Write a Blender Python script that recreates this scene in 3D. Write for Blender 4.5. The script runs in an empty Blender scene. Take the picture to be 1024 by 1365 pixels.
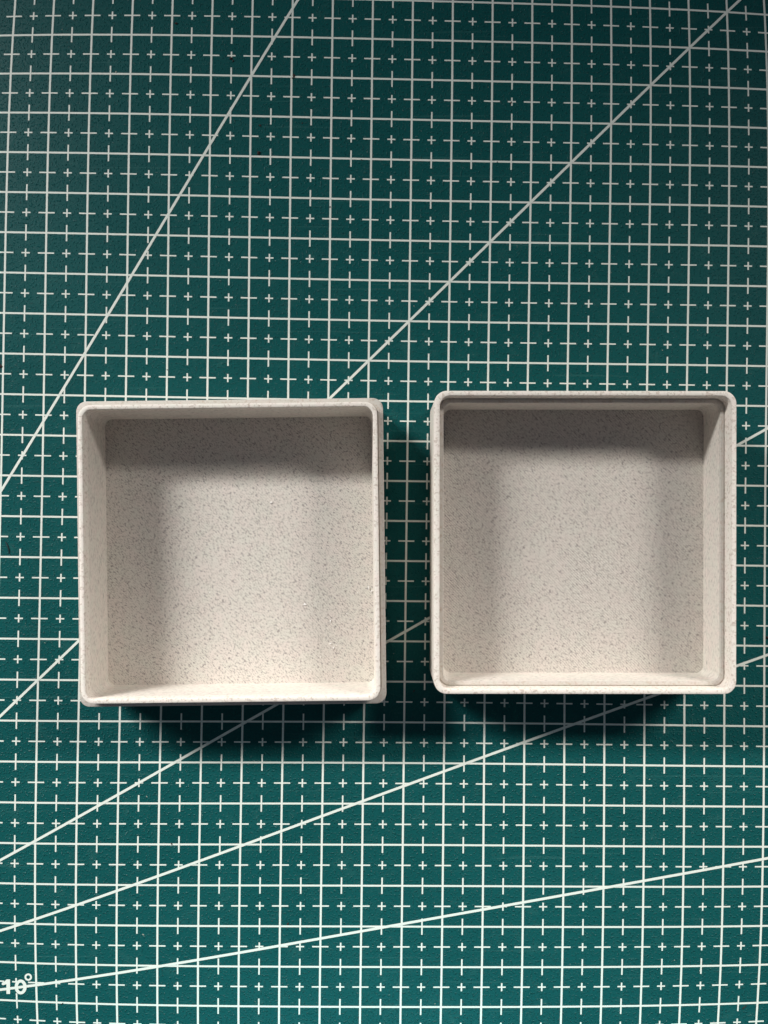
import bpy, bmesh, math, random
from mathutils import Vector, Matrix
random.seed(7)
sc = bpy.context.scene
COL = sc.collection
MM = 0.001
# ------------------------------------------------------------------ camera
D = 190.0            # camera height above the mat, mm
F = 1016.5           # focal length in photo pixels (1024 wide)
NX, NY = 512.0, 705.0   # the point of the photo straight below the lens
cd = bpy.data.cameras.new('camera'); cam = bpy.data.objects.new('camera', cd); COL.objects.link(cam)
cam.location = (0, 0, D * MM)
cd.sensor_fit = 'VERTICAL'
cd.sensor_height = 24.0
cd.lens = 24.0 * F / 1365.0
cd.shift_x = (512.0 - NX) / 1365.0
cd.shift_y = (NY - 682.5) / 1365.0
cd.clip_start = 0.01; cd.clip_end = 20.0
sc.camera = cam
# ------------------------------------------------------------------ ambient room light
w = bpy.data.worlds.new('World'); sc.world = w; w.use_nodes = True
bg = w.node_tree.nodes['Background']
bg.inputs[0].default_value = (0.74, 0.81, 1.0, 1); bg.inputs[1].default_value = 0.094
sc.view_settings.view_transform = 'Standard'
sc.view_settings.look = 'None'
sc.view_settings.exposure = 0.0
sc.view_settings.gamma = 1.0
sc.cycles.max_bounces = 8
sc.cycles.diffuse_bounces = 5
sc.cycles.caustics_reflective = False
sc.cycles.caustics_refractive = False

def strip_lamp(name, loc, aim, power, color, length, thick, spread):
    # a shaded tube, its length level and running left to right, tipped towards the mat
    l = bpy.data.lights.new(name, 'AREA'); l.energy = power; l.color = color
    l.shape = 'RECTANGLE'; l.size = length; l.size_y = thick; l.spread = math.radians(spread)
    o = bpy.data.objects.new(name, l); COL.objects.link(o); o.location = loc
    d = (Vector(aim) - Vector(loc)).normalized()
    x = Vector((1, 0, 0)); x = (x - d*x.dot(d)).normalized()
    y = (-d).cross(x)
    o.rotation_euler = Matrix((x, y, -d)).transposed().to_euler()
    return o
def area(name, loc, aim, power, color, sx, sy):
    l = bpy.data.lights.new(name, 'AREA'); l.energy = power; l.color = color
    l.shape = 'RECTANGLE'; l.size = sx; l.size_y = sy
    o = bpy.data.objects.new(name, l); COL.objects.link(o); o.location = loc
    d = Vector(aim) - Vector(loc)
    o.rotation_euler = d.to_track_quat('-Z', 'Y').to_euler()
    return o
# two shaded lamps above the far edge of the mat, and a cool fill added on the near side
strip_lamp('lamp_north_west', (-0.56, 0.375, 0.39), (-0.100, -0.122, 0.0), 0.75, (1.0, 0.982, 0.952), 0.37, 0.065, 46)
strip_lamp('lamp_north_east', (0.455, 0.29, 0.37), (0.045, -0.180, 0.0), 0.315, (1.0, 0.945, 0.88), 0.26, 0.060, 41)
# added unseen fill, narrowed to tint only the near part of the mat cyan
area('cool_fill_south', (0.0, -0.36, 0.24), (0.0, -0.200, 0), 0.068, (0.20, 0.88, 1.0), 0.16, 0.06).data.spread = math.radians(34)

# ------------------------------------------------------------------ helpers
def link(name, me, mat, parent=None, **props):
    o = bpy.data.objects.new(name, me); COL.objects.link(o)
    if mat is not None: me.materials.append(mat)
    if parent is not None: o.parent = parent
    for k, v in props.items(): o[k] = v
    return o
def mesh(name, verts, faces, smooth=False):
    me = bpy.data.meshes.new(name)
    me.from_pydata([(x*MM, y*MM, z*MM) for x, y, z in verts], [], faces)
    me.update()
    if smooth:
        me.polygons.foreach_set('use_smooth', [True]*len(me.polygons))
    return me
def empty(name, loc, rz=0.0, **props):
    o = bpy.data.objects.new(name, None); COL.objects.link(o)
    o.location = [c*MM for c in loc]; o.rotation_euler = (0, 0, rz)
    o.empty_display_size = 0.01
    for k, v in props.items(): o[k] = v
    return o
def W(px, py, z=0.0):
    """photo pixel at height z (mm) -> place on the table, mm"""
    s = (D - z) / F
    return ((px - NX)*s, -(py - NY)*s)

# ------------------------------------------------------------------ node helpers
class N:
    def __init__(s, name):
        s.m = bpy.data.materials.new(name); s.m.use_nodes = True
        s.t = s.m.node_tree; s.b = s.t.nodes['Principled BSDF']
    def new(s, typ, **kw):
        n = s.t.nodes.new(typ)
        for k, v in kw.items(): setattr(n, k, v)
        return n
    def put(s, sock, v):
        if isinstance(v, bpy.types.NodeSocket): s.t.links.new(v, sock)
        else: sock.default_value = v
    def math(s, op, a, b=0.0, c=0.0):
        n = s.new('ShaderNodeMath', operation=op)
        for i, v in enumerate((a, b, c)):
            s.put(n.inputs[i], v)
        return n.outputs[0]
    def vec(s, loc=(0,0,0), rot=(0,0,0), scale=(1,1,1), src=None):
        if src is None:
            src = s.new('ShaderNodeTexCoord').outputs['Object']
        n = s.new('ShaderNodeMapping', vector_type='POINT')
        s.t.links.new(src, n.inputs['Vector'])
        n.inputs['Location'].default_value = loc
        n.inputs['Rotation'].default_value = rot
        n.inputs['Scale'].default_value = scale
        return n.outputs[0]
    def noise(s, v, scale=1.0, detail=2.0, rough=0.5):
        n = s.new('ShaderNodeTexNoise'); s.t.links.new(v, n.inputs['Vector'])
        n.inputs['Scale'].default_value = scale; n.inputs['Detail'].default_value = detail
        n.inputs['Roughness'].default_value = rough
        return n.outputs[0]
    def ramp(s, f, lo, hi, a=0.0, b=1.0):
        n = s.new('ShaderNodeMapRange', clamp=True); s.put(n.inputs[0], f)
        n.inputs[1].default_value = lo; n.inputs[2].default_value = hi
        n.inputs[3].default_value = a; n.inputs[4].default_value = b
        return n.outputs[0]
    def mix(s, f, a, b, mode='MIX'):
        n = s.new('ShaderNodeMix', data_type='RGBA', blend_type=mode)
        s.put(n.inputs[0], f)
        for i, v in ((6, a), (7, b)):
            s.put(n.inputs[i], v if isinstance(v, bpy.types.NodeSocket) else (*v, 1))
        return n.outputs[2]
    def bump(s, h, dist, strength=1.0, prev=None):
        n = s.new('ShaderNodeBump'); s.put(n.inputs['Height'], h)
        n.inputs['Distance'].default_value = dist; n.inputs['Strength'].default_value = strength
        if prev is not None: s.t.links.new(prev, n.inputs['Normal'])
        return n.outputs[0]
    def done(s, color, rough=0.6, normal=None, spec=0.5):
        s.put(s.b.inputs['Base Color'], color if isinstance(color, bpy.types.NodeSocket) else (*color, 1))
        s.put(s.b.inputs['Roughness'], rough)
        s.b.inputs['Specular IOR Level'].default_value = spec
        if normal is not None: s.t.links.new(normal, s.b.inputs['Normal'])
        return s.m

# ------------------------------------------------------------------ materials
def plastic(name, kind, lines=1.0, more=0.0):
    """pale stone-look filament: kind = 'floor', 'wall' or 'rim'"""
    n = N(name)
    mm = n.vec(scale=(1000, 1000, 1000))
    if kind == 'floor':
        rot = n.vec(rot=(0, 0, math.radians(45)), src=mm)     # x runs down-right to up... across the strands
        # after the turn: the strands run along local y-'\' of the photo
        fl = n.vec(scale=(1.8, 4.0, 1.0), src=rot)
        fl2 = n.vec(loc=(31, 7, 3), scale=(1.2, 2.4, 1.0), src=rot)
    elif kind == 'wall':
        fl = n.vec(scale=(1.1, 1.1, 4.2), src=mm)
        fl2 = n.vec(loc=(13, 5, 9), scale=(0.8, 0.8, 3.4), src=mm)
    else:
        fl = n.vec(scale=(1.6, 1.6, 1.6), src=mm)
        fl2 = n.vec(loc=(13, 5, 9), scale=(1.1, 1.1, 1.1), src=mm)
    a = n.noise(fl, 1.0, 2.0, 0.55)
    b = n.noise(fl2, 1.0, 1.0, 0.5)
    big = n.noise(mm, 0.30, 3.0, 0.6)
    k = {'floor': 1.20, 'wall': 1.36, 'rim': 1.46, 'ledge': 1.0}[kind]  # ledge set darker than the rim: shade beside the step put into its colour
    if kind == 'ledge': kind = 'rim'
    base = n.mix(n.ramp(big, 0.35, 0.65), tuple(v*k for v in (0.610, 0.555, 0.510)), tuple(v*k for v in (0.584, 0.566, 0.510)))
    soft = n.ramp(a, 0.30, 0.75, 0.0, 0.30 if kind == 'floor' else 0.16)
    base = n.mix(soft, base, (0.45, 0.40, 0.35))
    dens = n.ramp(n.noise(mm, 0.11, 3.0, 0.6), 0.35, 0.65, -0.018+more, 0.018+more)
    a = n.math('ADD', a, dens)
    fleck = n.ramp(a, 0.54 if kind != 'rim' else 0.56, 0.68, 0.0, 0.74 if kind == 'floor' else (0.4 if kind == 'wall' else 0.40))
    fleck2 = n.ramp(b, 0.62, 0.68, 0.0, 0.66 if kind == 'floor' else 0.45)
    dark = (0.27, 0.235, 0.215) if kind != 'rim' else (0.42, 0.33, 0.25)
    if kind == 'floor':
        sx = n.new('ShaderNodeSeparateXYZ'); n.t.links.new(rot, sx.inputs[0])
        wob = n.math('MULTIPLY', n.noise(mm, 0.25, 1.0), 0.25)
        ph = n.math('MULTIPLY', n.math('ADD', sx.outputs[1], wob), 2*math.pi/0.50)
        s1 = n.math('SINE', ph)
        amp = n.ramp(n.noise(mm, 0.07, 1.0), 0.38, 0.62, 0.25, 1.0)
        h = n.math('MULTIPLY', s1, amp)
        groove = n.ramp(h, -1.0, 1.0, 0.62*lines, 0.0)
        base = n.mix(groove, base, (0.36, 0.33, 0.30))
    base = n.mix(fleck, base, dark)
    base = n.mix(fleck2, base, (0.21, 0.19, 0.185) if kind != 'rim' else (0.45, 0.35, 0.28))
    if kind == 'floor':
        nm = n.bump(h, 0.00003, 0.45*lines)
        nm = n.bump(a, 0.00005, 0.5, nm)
    elif kind == 'wall':
        sx = n.new('ShaderNodeSeparateXYZ'); n.t.links.new(mm, sx.inputs[0])
        s1 = n.math('SINE', n.math('MULTIPLY', sx.outputs[2], 2*math.pi/0.6))
        nm = n.bump(s1, 0.00002, 0.5)
        nm = n.bump(a, 0.00006, 0.6, nm)
    else:
        nm = n.bump(a, 0.00008, 0.7)
        fine = n.noise(mm, 5.0, 2.0)
        nm = n.bump(fine, 0.00004, 0.5, nm)
    return n.done(base, 0.62, nm, 0.35)

def mat_green():
    n = N('cutting_mat_green')
    mm = n.vec(scale=(1000, 1000, 1000))
    big = n.noise(mm, 0.03, 3.0, 0.55)
    c = n.mix(n.ramp(big, 0.35, 0.65), (0.0050, 0.071, 0.072), (0.0060, 0.081, 0.082))
    g = n.noise(mm, 1.5, 3.0, 0.65)
    c = n.mix(n.ramp(g, 0.35, 0.7, 0.0, 0.4), c, (0.008, 0.100, 0.098))
    # scattered pale dust caught in the grain
    d = n.noise(n.vec(loc=(4, 9, 2), src=mm), 2.3, 2.0, 0.6)
    c = n.mix(n.ramp(d, 0.745, 0.78, 0.0, 0.35), c, (0.30, 0.42, 0.38))
    # rubbed patches and faint knife scratches
    rub = n.noise(n.vec(loc=(40, 3, 2), src=mm), 0.22, 4.0, 0.7)
    c = n.mix(n.ramp(rub, 0.56, 0.74, 0.0, 0.30), c, (0.035, 0.13, 0.12))
    hcut = None
    for ang, lo, sc_ in ((0.5, 0.715, 1.1), (1.9, 0.72, 0.9), (2.75, 0.725, 1.3)):
        st = n.vec(loc=(ang*9, 3, 1), rot=(0, 0, ang), scale=(0.022, sc_, 1.0), src=mm)
        q = n.noise(st, 1.0, 1.0)
        m = n.ramp(q, lo, lo+0.012, 0.0, 1.0)
        c = n.mix(n.math('MULTIPLY', m, 0.22), c, (0.05, 0.16, 0.15))
        hcut = m if hcut is None else n.math('ADD', hcut, m)
    # pebbled grain: the raised beads catch the lamp on the left
    bead = n.ramp(n.noise(n.vec(loc=(7, 70, 2), src=mm), 2.0, 1.0, 0.5), 0.55, 0.72)
    nm = n.bump(g, 0.00008, 0.6)
    nm = n.bump(bead, 0.00016, 0.9, nm)
    nm = n.bump(hcut, 0.00004, -0.5, nm)
    n.put(n.b.inputs['Specular IOR Level'], 0.1)
    rough = n.math('SUBTRACT', n.ramp(g, 0.3, 0.7, 0.32, 0.44), n.math('MULTIPLY', bead, 0.17))
    m_ = n.done(c, rough, nm, 0.11)
    n.t.links.new(n.ramp(bead, 0.0, 1.0, 0.07, 0.26), n.b.inputs['Specular IOR Level'])
    return m_

def ink():
    n = N('printed_pale_ink')
    mm = n.vec(scale=(1000, 1000, 1000))
    a = n.noise(mm, 2.5, 3.0, 0.65)
    c = n.mix(n.ramp(a, 0.35, 0.7, 0.0, 0.5), (0.775, 0.82, 0.75), (0.67, 0.73, 0.665))
    wear = n.noise(n.vec(loc=(3, 1, 8), src=mm), 0.9, 4.0, 0.7)
    c = n.mix(n.ramp(wear, 0.70, 0.76, 0.0, 0.55), c, (0.10, 0.22, 0.19))
    nm = n.bump(a, 0.00004, 0.6)
    return n.done(c, 0.55, nm, 0.3)

def plain(name, col, rough=0.6):
    n = N(name)
    mm = n.vec(scale=(1000, 1000, 1000))
    a = n.noise(mm, 1.5, 3.0)
    c = n.mix(n.ramp(a, 0.3, 0.7), col, tuple(v*0.72 for v in col))
    return n.done(c, rough)

M_GREEN = mat_green(); M_INK = ink()
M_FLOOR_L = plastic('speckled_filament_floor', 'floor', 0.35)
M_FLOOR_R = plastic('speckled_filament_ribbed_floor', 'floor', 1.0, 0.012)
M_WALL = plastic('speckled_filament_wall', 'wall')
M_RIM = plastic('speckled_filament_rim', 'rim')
M_LEDGE = plastic('speckled_filament_shaded_ledge', 'ledge')
M_DESK = plain('desk_grey_laminate', (0.16, 0.145, 0.13), 0.5)
M_CRUMB = plain('pale_plastic_crumb', (0.86, 0.84, 0.80), 0.4)
M_DIRT = plain('dark_brown_dirt', (0.035, 0.018, 0.012), 0.8)
M_HAIR = plain('dark_fibre', (0.004, 0.02, 0.022), 0.5)
PRINT_FIT = [(0,0,515.838,667.576), (0,1,-8.924,692.074), (0,2,-0.016,4.344), (0,3,0.463,22.462), (0,4,-0.316,-0.433), (0,5,-0.291,-17.541), (1,0,531.679,6.990), (1,1,3.653,-8.099), (1,2,18.958,-1.283), (1,3,-0.553,2.236), (1,4,-15.451,1.577), (2,0,-6.508,-0.041), (2,1,-1.586,12.338), (2,2,1.592,0.447), (2,3,1.344,-17.908), (3,0,7.556,-0.599), (3,1,1.053,1.173), (3,2,-13.394,-0.523), (4,0,0.731,-0.018), (4,1,0.191,-5.419), (5,0,-2.699,0.908)]
# ------------------------------------------------------------------ the mat: where each printed square lies
def _poly(u, v):
    x = y = 0.0
    for i, j, a, b in PRINT_FIT:
        t = (u**i) * (v**j); x += a*t; y += b*t
    return x, y
def G(c, r, z=0.0):
    """square column c, row r (from the top) -> mm on the mat; the print is a little stretched and bowed"""
    u, v = (c - 9.5)/10.0, (r - 11.5)/13.0
    uc, vc = max(-1.04, min(1.04, u)), max(-1.03, min(1.03, v))
    x, y = _poly(uc, vc)
    x += (u - uc)*533.0; y += (v - vc)*697.0
    return ((x - NX)*D/F, -(y - NY)*D/F, z)

C0, C1, R0, R1 = -8, 34, -4, 24.66      # printed field of the mat, in squares
R1 = 25
mat_root = empty('cutting_mat', (0, 0, 0), label='green self-healing cutting mat with white grid and angle lines under both boxes',
                 category='cutting mat')
# board: one dense sheet, 3 mm thick with rounded corners
def rounded(hw, hh, r, n=8):
    pts = []
    for cx, cy, a0 in ((hw-r, hh-r, 0), (-hw+r, hh-r, 90), (-hw+r, -hh+r, 180), (hw-r, -hh+r, 270)):
        for k in range(n+1):
            a = math.radians(a0 + 90*k/n)
            pts.append((cx + r*math.cos(a), cy + r*math.sin(a)))
    return pts
ax0, ay0, _ = G(C0, R1); ax1, ay1, _ = G(C1, R0)
bx, by = (ax0+ax1)/2, (ay0+ay1)/2
hw, hh = abs(ax1-ax0)/2 + 10, abs(ay1-ay0)/2 + 10
def loft(name, rings, mat, parent, cap_top=False, cap_bottom=False, smooth=True, sharp=True):
    vs, fs = [], []
    n = len(rings[0])
    for ring in rings: vs += ring
    for k in range(len(rings)-1):
        a, b = k*n, (k+1)*n
        for i in range(n):
            j = (i+1) % n
            fs.append((a+i, a+j, b+j, b+i))
    if cap_top: fs.append(tuple(range((len(rings)-1)*n, len(rings)*n)))
    if cap_bottom: fs.append(tuple(reversed(range(0, n))))
    me = mesh(name, vs, fs, smooth)
    o = link(name, me, mat, parent)
    bm = bmesh.new(); bm.from_mesh(me)
    bmesh.ops.recalc_face_normals(bm, faces=bm.faces)
    for e in bm.edges:
        if len(e.link_faces) == 2 and e.calc_face_angle(0) > math.radians(28): e.smooth = False
    bm.to_mesh(me); bm.free()
    return o
rr = rounded(hw, hh, 6, 8)
rr2 = rounded(hw-0.4, hh-0.4, 5.6, 8)
loft('board', [[(bx+x, by+y, -3.0) for x, y in rr], [(bx+x, by+y, -0.4) for x, y in rr], [(bx+x, by+y, 0) for x, y in rr2]],
     M_GREEN, mat_root, cap_top=True, cap_bottom=True)

class Print:
    def __init__(s): s.v, s.f = [], []
    def strip(s, p, q, w, z, n=None, tilt=True):
        """a printed stroke of width w (mm) between two grid points, following the bow of the print"""
        L = math.hypot(q[0]-p[0], q[1]-p[1])
        n = n or max(1, int(L*1.0))
        base = len(s.v)
        pts = [G(p[0]+(q[0]-p[0])*k/n, p[1]+(q[1]-p[1])*k/n) for k in range(n+1)]
        for k in range(n+1):
            a = pts[max(0, k-1)]; b = pts[min(n, k+1)]
            dx, dy = b[0]-a[0], b[1]-a[1]; l = math.hypot(dx, dy)
            nx, ny = -dy/l*w/2, dx/l*w/2
            x, y, _ = pts[k]
            s.v += [(x+nx, y+ny, z), (x-nx, y-ny, z)]
        for k in range(n):
            i = base + 2*k
            s.f.append((i, i+1, i+3, i+2))
    def make(s, name, parent, **kw):
        return link(name, mesh(name, s.v, s.f), M_INK, parent, **kw)

WL, WT = 0.46, 0.375
g = Print()
for r in range(int(R0), int(R1)+1): g.strip((C0, r), (C1, r), WL, 0.020)
g.make('grid_row_lines', mat_root)
g = Print()
for c in range(C0, C1+1): g.strip((c, R0), (c, R1), WL+0.03, 0.032)
g.make('grid_column_lines', mat_root)
g = Print(); h = Print()
lt, st = 0.20, 0.101
for r in range(int(R0), int(R1)+1):
    for c in range(C0, C1+1):
        if c < C1: g.strip((c+.5, max(R0, r-lt)), (c+.5, min(R1, r+lt)), WT, 0.044, 1)
        if r < R1: h.strip((max(C0, c-lt), r+.5), (min(C1, c+lt), r+.5), WT-0.03, 0.026, 1)
        if c < C1 and r < R1:
            g.strip((c+.5, r+.5-st), (c+.5, r+.5+st), WT, 0.038, 1)
            h.strip((c+.5-st, r+.5), (c+.5+st, r+.5), WT-0.03, 0.014, 1)
g.make('upright_half_ticks', mat_root)
h.make('level_half_ticks', mat_root)
def clipped(p, q):
    """the straight line through p and q, drawn from the far left of the field to its top or right edge"""
    dc, dr = q[0]-p[0], q[1]-p[1]
    t0 = (-7.9 - p[0])/dc
    t1 = min((C1 - p[0])/dc, (R0 - p[1])/dr if dr < 0 else 1e9)
    return (p[0]+dc*t0, p[1]+dr*t0), (p[0]+dc*t1, p[1]+dr*t1)
for i, (p, q) in enumerate((((2, 7.93), (6, 1.0)), ((1, 16), (18, -1)), ((2, 19.36), (19, 9.58)),
                            ((1, 21.88), (19, 15.25)), ((1, 23.56), (19.1, 20.29)))):
    g = Print(); a, b = clipped(p, q)
    g.strip(a, b, 0.63, 0.056 + 0.006*i)
    g.make('angle_line', mat_root)
# the printed 10 degree mark
def px(pts, z): return [(*W(x, y), z) for x, y in pts]
vs, fs = [], []
one = [(9.2, 1305.2), (13.8, 1305.2), (13.8, 1324.6), (8.9, 1324.6), (8.9, 1311.6), (4.8, 1313.0), (2.8, 1312.4), (2.8, 1309.8), (6.2, 1308.2)]
vs += px(one, 0.094); fs.append(tuple(reversed(range(len(one)))))
def ringpx(cx, cy, rx, ry, ix, iy, z, n=40):
    b = len(vs)
    for k in range(n):
        a = 2*math.pi*k/n
        vs.extend(px([(cx+rx*math.cos(a), cy+ry*math.sin(a)), (cx+ix*math.cos(a), cy+iy*math.sin(a))], z))
    for k in range(n):
        i, j = b+2*k, b+2*((k+1) % n)
        fs.append((i, i+1, j+1, j))
ringpx(27.9, 1315.3, 8.0, 9.9, 3.6, 5.9, 0.094)
ringpx(38.0, 1302.2, 5.0, 4.9, 2.5, 2.5, 0.094)
link('degree_mark', mesh('degree_mark', vs, fs), M_INK, mat_root)

# ------------------------------------------------------------------ the boxes
def rr3(cx, cy, hw, hh, r, z, n=10):
    return [(cx+x, cy+y, z) for x, y in rounded(hw, hh, r, n)]
def box_ring(name, prof, mat, parent, closed=False):
    """prof: list of (cx, cy, half w, half h, corner radius, z) from outside over the top to inside"""
    rings = [rr3(*p) for p in prof]
    if closed: rings.append(rings[0])
    return loft(name, rings, mat, parent)
B = 0.22   # rounded arris of a printed edge

# left: base with an upstanding lip
z_led, z_top, z_fl = 14.6, 17.2, 1.2
lx, ly = -35.15, -5.42
left = empty('storage_box', (lx, ly, 0.09), math.radians(0.68),
             label='left speckled stone-grey square box with a raised inner lip, plastic crumbs on its floor', category='box',
             group='two open printed boxes')
ow, oh = 35.3, 35.15      # outer half size
iw, ih = 32.9, 32.85      # inner half size
tw, th = 33.95, 33.87     # lip outer half size
ox, oy = 0.04, 0.0
box_ring('side_wall', [
    (0.3, 0, iw-1, ih-1, 2, 0.0), (0, 0, ow-0.3, oh-0.3, 2.4, 0.0), (0, 0, ow, oh, 2.4, 0.35), (0, 0, ow, oh, 2.4, z_led-B),
    (0, 0, ow-B*.3, oh-B*.3, 2.35, z_led-B*.3)], M_WALL, left)
box_ring('ledge', [(0, 0, ow-B*.3, oh-B*.3, 2.35, z_led-B*.3), (0, 0, ow-B, oh-B, 2.3, z_led), (ox, oy, tw+0.24, th+0.24, 2.98, z_led),
                   (ox, oy, tw+0.18, th+0.18, 2.95, z_led-0.35), (ox, oy, tw-0.02, th-0.02, 2.9, z_led-0.38)], M_LEDGE, left)
box_ring('raised_lip', [
    (ox, oy, tw, th, 2.9, z_led-0.40), (ox, oy, tw, th, 2.9, z_top-B), (ox, oy, tw-B*.3, th-B*.3, 2.85, z_top-B*.3), (ox, oy, tw-B, th-B, 2.8, z_top),
    (ox, oy, iw+B, ih+B, 2.3, z_top), (ox, oy, iw+B*.3, ih+B*.3, 2.2, z_top-B*.3), (ox, oy, iw, ih, 2.1, z_top-B), (0.04, 0, iw, ih, 2.1, z_led-0.5)], M_RIM, left)
box_ring('inner_wall', [(0.04, 0, iw+0.01, ih+0.01, 2.1, z_led-0.4), (-0.55, 0, iw+0.01, ih+0.01, 1.7, z_fl-0.1)], M_WALL, left)
loft('floor', [rr3(-0.55, 0, iw+0.6, ih+0.6, 1.9, 0.05), rr3(-0.55, 0, iw+0.6, ih+0.6, 1.9, z_fl)], M_FLOOR_L, left, cap_top=True, cap_bottom=True)

# right: lid with a recessed ledge
z_top2, z_led2 = 16.0, 12.3
rx_, ry_ = 45.93, -3.1
right = empty('storage_box', (rx_, ry_, 0.09), math.radians(-0.05),
              label='right speckled stone-grey square box with a recessed ledge inside its rim and a ribbed floor', category='box',
              group='two open printed boxes')
ow, oh = 34.5, 34.6
jw, jh = 33.3, 33.5       # inside of the rim
kw_, kh = 32.25, 32.45    # inside of the wall below the ledge
box_ring('side_wall', [
    (0, 0, kw_-1, kh-1, 2, 0.0), (0, 0, ow-0.3, oh-0.3, 2.9, 0.0), (0, 0, ow, oh, 2.9, 0.35), (0, 0, ow, oh, 2.9, z_led2)], M_WALL, right)
box_ring('ledge', [(0.15, 0, jw+0.05, jh+0.05, 2.5, z_led2-0.32), (0.15, 0, jw-0.20, jh-0.20, 2.4, z_led2-0.30), (0.15, 0, jw-0.27, jh-0.27, 2.35, z_led2), (0.15, 0, kw_+0.15, kh+0.15, 2.1, z_led2), (0.15, 0, kw_, kh, 2.0, z_led2-0.15),
                   (0.15, 0, kw_, kh, 2.0, z_led2-0.5)], M_LEDGE, right)
box_ring('inner_wall', [(0.15, 0, kw_+0.01, kh+0.01, 2.0, z_led2-0.45), (0.95, 0.05, kw_-0.1, kh+0.05, 1.8, z_fl-0.1)], M_WALL, right)
box_ring('rim', [
    (0, 0, ow, oh, 2.9, z_led2), (0, 0, ow, oh, 2.9, z_top2-B), (0, 0, ow-B*.3, oh-B*.3, 2.85, z_top2-B*.3), (0, 0, ow-B, oh-B, 2.8, z_top2),
    (0.1, 0, jw+B, jh+B, 2.6, z_top2), (0.1, 0, jw+B*.3, jh+B*.3, 2.5, z_top2-B*.3), (0.1, 0, jw, jh, 2.4, z_top2-B), (0.15, 0, jw, jh, 2.4, z_led2-0.34)], M_RIM, right)
loft('floor', [rr3(0.95, 0.05, kw_+0.5, kh+0.6, 1.9, 0.05), rr3(0.95, 0.05, kw_+0.5, kh+0.6, 1.9, z_fl)], M_FLOOR_R, right, cap_top=True, cap_bottom=True)

# ------------------------------------------------------------------ crumbs, dirt, a fibre
def crumb_mesh(name, spots, zf):
    vs, fs = [], []
    for (x, y, s, e) in spots:
        X, Y = W(x, y, zf)
        a = random.uniform(0, math.pi)
        b = len(vs)
        n = 6
        vs.append((X, Y, zf + s*random.uniform(.7, 1.1)))
        for k in range(n):
            t = 2*math.pi*k/n; r = s*random.uniform(.6, 1.15)
            lx_, ly_ = r*e*math.cos(t), r*math.sin(t)
            vs.append((X + lx_*math.cos(a) - ly_*math.sin(a), Y + lx_*math.sin(a) + ly_*math.cos(a), zf + s*.25))
        for k in range(n): fs.append((b, b+1+k, b+1+(k+1) % n))
        for k in range(n):
            vs.append((vs[b+1+k][0]*1.0, vs[b+1+k][1], zf))
        for k in range(n):
            j = (k+1) % n
            fs.append((b+1+k, b+1+n+k, b+1+n+j, b+1+j))
    return mesh(name, vs, fs)
spots = [(362, 670, .26, 1.1), (438, 590, .10, 4), (446, 600, .12, 1.2), (440, 606, .10, 2), (471, 612, .10, 1.3), (459, 585, .08, 3),
         (492, 784, .30, 1.6), (496, 788, .22, 1.3), (407, 806, .20, 2.2), (384, 803, .16, 1.2), (441, 828, .20, 2.0), (446, 826, .15, 1.3),
         (445, 864, .20, 1.4), (441, 858, .17, 1.4), (428, 876, .15, 1.2), (437, 852, .13, 1.7), (449, 860, .13, 1.2), (423, 803, .1, 1.2),
         (392, 818, .1, 1.5), (280, 790, .15, 1.4), (230, 675, .14, 1.3), (241, 728, .12, 1.3), (408, 734, .1, 1.2), (382, 729, .09, 1.2),
         (481, 745, .12, 1.3), (477, 790, .12, 1.2), (463, 818, .12, 1.6), (337, 820, .11, 1.2), (489, 627, .13, 1.1), (494, 640, .1, 1.2)]
for _ in range(60):
    x = min(491, random.gauss(450, 40)); y = random.gauss(800, 60)
    if 150 < x < 492 and 575 < y < 905: spots.append((x, y, random.uniform(.04, .09), random.uniform(1, 2)))
spots = [(x, y, s_*1.45, e) for x, y, s_, e in spots]
link('plastic_crumbs', crumb_mesh('plastic_crumbs', spots, z_fl+0.09), M_CRUMB, None, kind='stuff',
     label='tiny white plastic crumbs scattered on the floor of the left box')
spots = [(196, 1062, .13, 2.4), (254, 1079, .10, 1), (786, 1067, .16, 2.6), (866, 1039, .12, 2), (552, 408, .15, 1.1), (88, 1297, .12, 1.1),
         (610, 1066, .1, 1), (883, 467, .12, 1.4), (580, 1338, .14, 1.2), (899, 1280, .12, 1.2), (930, 440, .09, 1.2), (322, 18, .1, 1),
         (83, 39, .15, 1), (155, 96, .2, 1.6), (60, 857, .14, 1), (191, 1246, .13, 2.4), (933, 1294, .16, 1.2), (707, 1148, .14, 2)]
for _ in range(150):
    spots.append((random.uniform(5, 1020), random.uniform(5, 1360), random.uniform(.03, .07), random.uniform(1, 2.5)))
link('pale_dust', crumb_mesh('pale_dust', spots, 0.0), plain('pale_dust', (0.45, 0.47, 0.40), .8), None, kind='stuff',
     label='fine pale dust specks lying on the green cutting mat')
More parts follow.
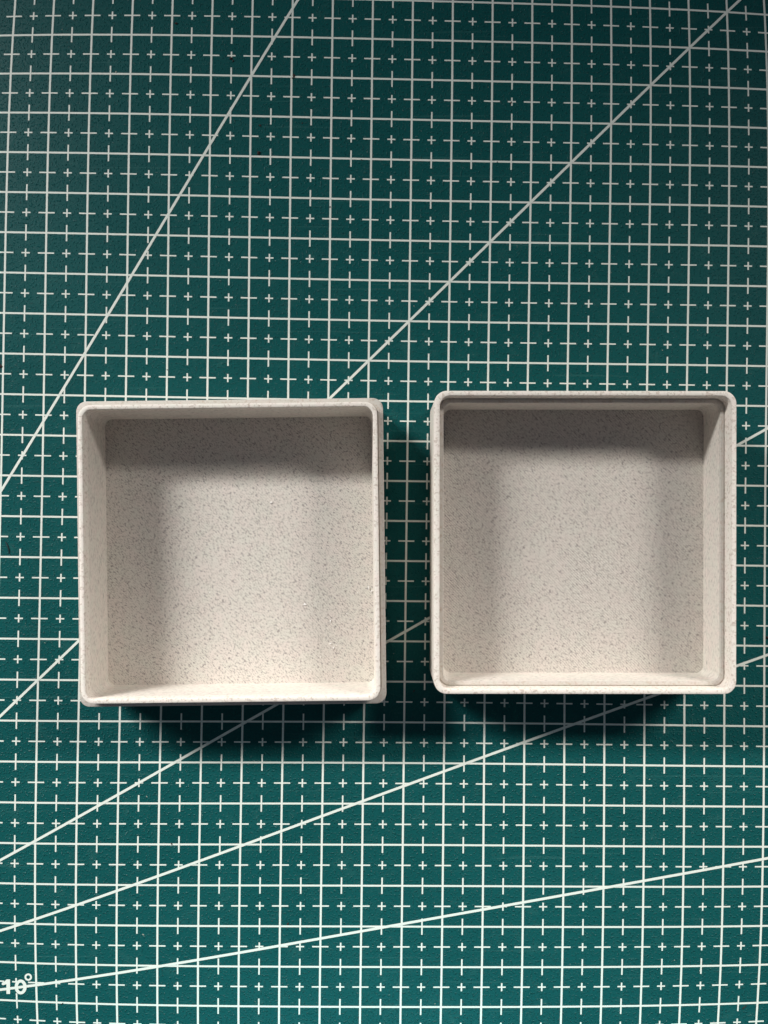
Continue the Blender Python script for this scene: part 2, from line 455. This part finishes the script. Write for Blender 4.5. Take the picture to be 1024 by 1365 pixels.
spots = [(345, 204, .42, 1.5), (308, 78, .30, 1.6), (311, 81, .24, 1.2), (235, 31, .3, 1.2), (347, 167, .26, 1.5), (392, 101, .34, 1.8),
         (390, 104, .2, 1.2), (681, 137, .22, 1.5), (403, 164, .18, 1.6), (440, 276, .16, 1.4), (482, 213, .13, 2), (552, 921, .2, 1.6),
         (384, 1231, .25, 1.4), (229, 1125, .2, 1.6), (223, 493, .14, 1.3), (1, 488, .4, 1.5), (83, 1338, .12, 4.0), (992, 1343, .16, 5.0),
         (663, 216, .12, 1.4), (857, 220, .12, 1.5), (1023, 850, .35, 1.6)]
link('dirt_specks', crumb_mesh('dirt_specks', spots, 0.06), M_DIRT, None, kind='stuff',
     label='dark brown dirt specks lying on the grid of the cutting mat')
def fibre(pts, label, w=.30):
    vs, fs = [], []
    P = [W(*p) for p in pts]
    n = len(P)
    for k, (x, y) in enumerate(P):
        a = P[max(0, k-1)]; b = P[min(n-1, k+1)]
        dx, dy = b[0]-a[0], b[1]-a[1]; l = math.hypot(dx, dy)
        ww = w*(0.35 + 0.65*math.sin(math.pi*(k+.5)/n))
        nx, ny = -dy/l*ww/2, dx/l*ww/2
        vs += [(x+nx, y+ny, .01), (x+nx*.5, y+ny*.5, .05+ww*.5), (x-nx*.5, y-ny*.5, .05+ww*.5), (x-nx, y-ny, .01)]
    for k in range(n-1):
        i = 4*k
        for a in range(3): fs.append((i+a, i+a+1, i+5+a, i+4+a))
    return link('fibre', mesh('fibre', vs, fs), M_HAIR, None, label=label, category='fibre')
fibre([(7.5, 722), (9.5, 725), (11, 729), (12.2, 733), (12.8, 738)], 'short curved dark fibre on the green mat near the left edge of the photo', .36)

# ------------------------------------------------------------------ desk under the mat
dk = 3.0
vs = [(-330, -230, -3.02), (430, -230, -3.02), (430, 300, -3.02), (-330, 300, -3.02),
      (-330, -230, -28), (430, -230, -28), (430, 300, -28), (-330, 300, -28)]
link('desk_top', mesh('desk_top', vs, [(0,1,2,3), (7,6,5,4), (0,4,5,1), (1,5,6,2), (2,6,7,3), (3,7,4,0)]), M_DESK, None, kind='structure')
